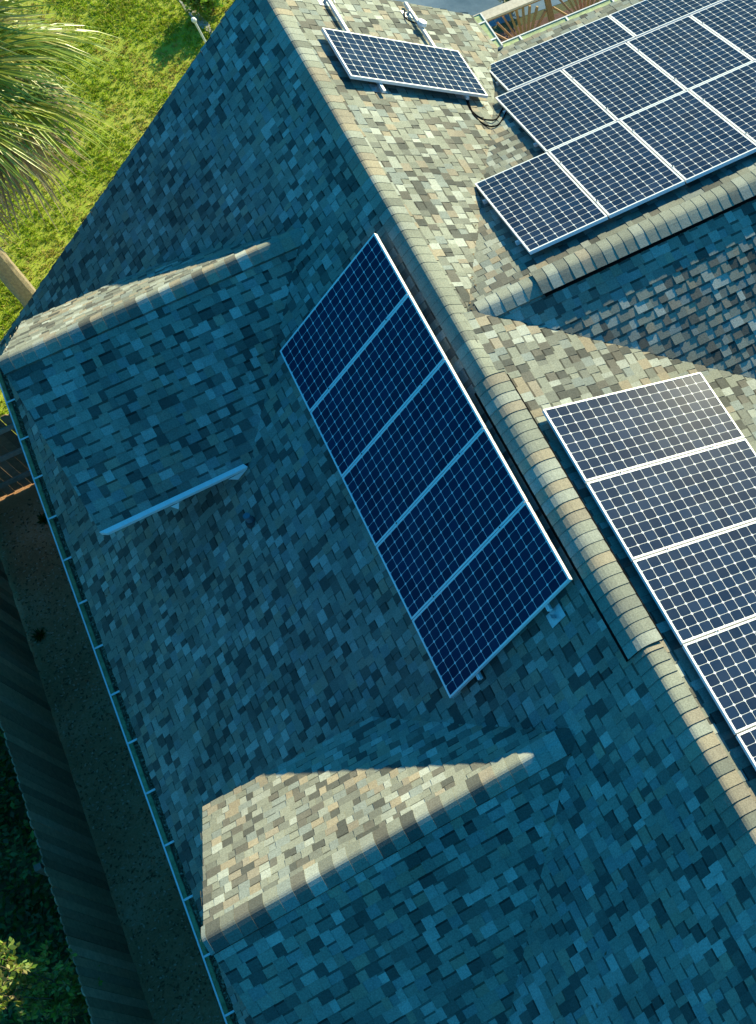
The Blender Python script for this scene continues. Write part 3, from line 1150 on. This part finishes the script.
# tall shrub whose top catches the sun
def shrub(name, loc, stems, label, leafc, L, w, per, spread, hgt, cat='shrub'):
    root = empty(name, loc)
    tag(root, label, cat)
    st, lf = MB(), MB()
    for s in range(stems):
        a = random.random() * 6.28
        lean = random.uniform(.1, 1.0) * spread
        h = hgt * random.uniform(.7, 1.0)
        pts = []
        for k in range(7):
            t = k / 6
            pts.append(Vector((math.cos(a) * lean * t ** 1.3 + random.gauss(0, .02), math.sin(a) * lean * t ** 1.3 + random.gauss(0, .02), h * t)))
        st.tube(pts, [.016 * (1 - .75 * k / 6) for k in range(7)], (.22, .17, .11), seg=5)
        twigs = []
        for k in range(2, 7):
            for _ in range(3):
                d = (rdir(-.1, .8) + Vector((math.cos(a), math.sin(a), 0)) * .5).normalized()
                q = pts[k]
                e = q + d * random.uniform(.15, .42)
                st.tube([q, (q + e) / 2 + rdir() * .02, e], [.006, .005, .003], (.25, .19, .12), seg=4)
                twigs.append((q, e))
        for q, e in twigs:
            for _ in range(per):
                t = random.uniform(.2, 1.05)
                p = q.lerp(e, t) + rdir() * .02
                c = tuple(v * random.uniform(.7, 1.25) for v in random.choice(leafc))
                leaf_quad(lf, p, rdir(-.4, .8), rdir(), L * random.uniform(.6, 1.2), w * random.uniform(.7, 1.2), c)
    st.build('stems', M_BARK, root)
    lf.build('foliage', M_LEAF, root)
    return root


shrub('shrub', (-8.24, -9.5, 0), 16, 'tall leafy shrub with bright sunlit top at the lower left corner', [(.24, .33, .05), (.32, .38, .07), (.18, .28, .045), (.38, .40, .11)], .09, .026, 17, .42, 3.95)
shrub('shrub', (-.52, 8.95, 0), 11, 'small round green bush on the lawn beside the thin pole', [(.26, .40, .04), (.34, .46, .07)], .08, .026, 22, .38, .55)
shrub('shrub', (5.05, 5.6, 0), 5, 'small green plant at the water edge beyond the railing', [(.07, .12, .03), (.10, .14, .04)], .08, .02, 8, .3, .45)


# unseen trees added to dim the low sky, west of the long fence: sunlit, they throw warm light back into the shade
def tree(loc, h, r, label):
    root = empty('added_unseen_tree', loc)
    tag(root, label, 'tree', 'unseen trees added behind the long fence')
    st = MB()
    st.tube([(0, 0, 0), (.05, .03, h * .3), (-.04, .08, h * .55), (.02, 0, h * .8)], [.22, .17, .11, .04], (.26, .20, .14), seg=9)
    lf = MB()
    for k in range(16):
        d = rdir(-.35, 1.0)
        c = Vector((d.x * r * .72, d.y * r * .72, h * .62 + d.z * h * .28))
        st.tube([(0, 0, h * .4), (c + Vector((0, 0, h * .45))) / 2, c], [.08, .05, .02], (.26, .20, .14), seg=5)
        cr = r * random.uniform(.32, .5)
        for _ in range(230):
            e = rdir()
            p = c + e * cr * random.random() ** .4
            cc = tuple(v * random.uniform(.65, 1.2) for v in random.choice(((.12, .15, .03), (.16, .17, .04), (.09, .12, .025))))
            leaf_quad(lf, p, rdir(-.5, .6), rdir(), random.uniform(.22, .4), random.uniform(.07, .12), cc)
    st.build('trunk', M_BARK, root)
    lf.build('crown', M_LEAF, root)


for (x, y, h, r, lab) in ((-14.5, 1.5, 7.5, 2.6, 'unseen leafy tree added behind the fence, nearest the palm'), (-15.2, -4.2, 9.0, 3.0, 'tallest unseen leafy tree added behind the fence'),
                          (-14.3, -10.0, 8.2, 2.9, 'unseen leafy tree added behind the fence next to the sunlit shrub'), (-15.0, -16.0, 8.6, 3.0, 'unseen leafy tree added behind the fence, farthest from the palm')):
    tree((x, y, 0), h, r, lab)


# palm
def frond_mesh(seed, dead=False):
    R = random.Random(seed)
    b = MB()
    pl = R.uniform(.9, 1.2)
    droop = R.uniform(.25, .5)
    pts = []
    for k in range(7):
        t = k / 6
        pts.append(Vector((pl * t, 0, .10 * math.sin(t * 2.2) - droop * .35 * t * t)))
    pc = (.20, .24, .07) if not dead else (.30, .22, .12)
    b.tube(pts, [.024 - .012 * k / 6 for k in range(7)], pc, seg=5)
    tip = pts[-1]
    n = 60
    for i in range(n):
        f = (i / (n - 1)) * 2 - 1
        ang = f * 2.05
        ln = (1.22 - .42 * abs(f) ** 1.5) * R.uniform(.85, 1.08)
        # costa curves downwards, leaflets start along it
        base = tip + Vector((.36 * (1 - abs(f)), 0, -.07 * (1 - abs(f))))
        d = Vector((math.cos(ang), math.sin(ang), .16 * abs(f)))
        d.normalize()
        side = Vector((-d.y, d.x, 0)).normalized()
        w = .023 * R.uniform(.8, 1.15)
        col = R.choice(((.24, .33, .05), (.32, .38, .06), (.17, .26, .04), (.42, .44, .10), (.46, .42, .15)))
        if dead: col = R.choice(((.36, .27, .15), (.30, .22, .12), (.42, .34, .20)))
        k_ = R.uniform(.8, 1.2)
        col = tuple(c * k_ for c in col)
        prev = None
        bend = R.uniform(.55, 1.05) * (1.5 if dead else 1)
        for s in range(6):
            t = s / 5
            q = base + d * ln * t * (1 - .12 * bend * t) + Vector((0, 0, -bend * ln * .55 * t ** 2.2))
            q += side * R.gauss(0, .012) * t
            ww = w * (math.sin(min(1, t * 1.5 + .25) * 1.57)) * (1 - t ** 3) + .0015
            L_, C_, R_ = q - side * ww + Vector((0, 0, .35 * ww)), q - Vector((0, 0, .35 * ww)), q + side * ww + Vector((0, 0, .35 * ww))
            if prev:
                tipc = tuple(c * (1 + .35 * max(0, t - .7) / .3) for c in col)
                b.poly([prev[0], prev[1], C_, L_], tipc)
                b.poly([prev[1], prev[2], R_, C_], tipc)
            prev = (L_, C_, R_)
    me = b.mesh('frond', [M_PALM])
    return me


palm = empty('palm_tree', (-5.82, 2.75, 0))
tag(palm, 'cabbage palm with drooping fan fronds over the lawn at the upper left', 'palm tree')
TOP = Vector((.38, .75, 4.9))
b = MB()
pts, rad = [], []
for k in range(25):
    t = k / 24
    pts.append(Vector((TOP.x * t ** 3, TOP.y * t ** 3, TOP.z * t)))
    rad.append(.175 + .05 * max(0, (t - .75) / .25) + .05 * max(0, .12 - t) / .12 + random.uniform(-.006, .006))
b.tube(pts, rad, (.46, .36, .25), seg=14)
trunk = b.build('trunk', M_BARK, palm, True)
fm = [frond_mesh(s) for s in (1, 2, 3, 4)]
fd = [frond_mesh(s, True) for s in (8, 9)]
for i in range(80):
    el = 80 - 112 * ((i + .5) / 80) ** .9
    az = i * 137.5 + random.uniform(-12, 12)
    dead = i >= 64
    fo = bpy.data.objects.new('frond', random.choice(fd if dead else fm))
    COL.objects.link(fo)
    fo.parent = palm
    fo.location = TOP + Vector((0, 0, .15 - .25 * i / 80))
    fo.rotation_euler = (Matrix.Rotation(math.radians(az), 3, 'Z') @ Matrix.Rotation(-math.radians(el), 3, 'Y') @ Matrix.Rotation(random.uniform(-.5, .5), 3, 'X')).to_euler()
    s = random.uniform(1.05, 1.25)
    fo.scale = (s, s, s)
    if dead: fo['label'] = 'dry brown hanging frond'

# pole and edging on the lawn
pole = empty('pole', (-.98, 6.8, 0))
tag(pole, 'thin pale metal pole with a small round top on the lawn', 'pole')
b = MB()
b.tube([(0, 0, 0), (0, 0, 1.5)], .022, seg=10)
b.build('shaft', M_WHITE, pole)
b = MB()
b.tube([(0, 0, 1.5), (0, 0, 1.52), (0, 0, 1.56), (0, 0, 1.60), (0, 0, 1.61)], [.02, .04, .052, .038, .01], seg=12)
b.build('cap', M_WHITE, pole, True)
b = MB()
prev = None
for k in range(15):
    t = k / 14
    c = Vector((-1.12 + .42 * t, 10.1 - 2.2 * t, .02))
    w = .06 + random.uniform(-.03, .03)
    q = (c + Vector((-w, -.02, 0)), c + Vector((w, .02, 0)))
    if prev:
        b.poly([prev[0], prev[1], q[1], q[0]], (1, 1, 1))
    prev = q
tag(b.build('path', M_CONC), kind='structure')
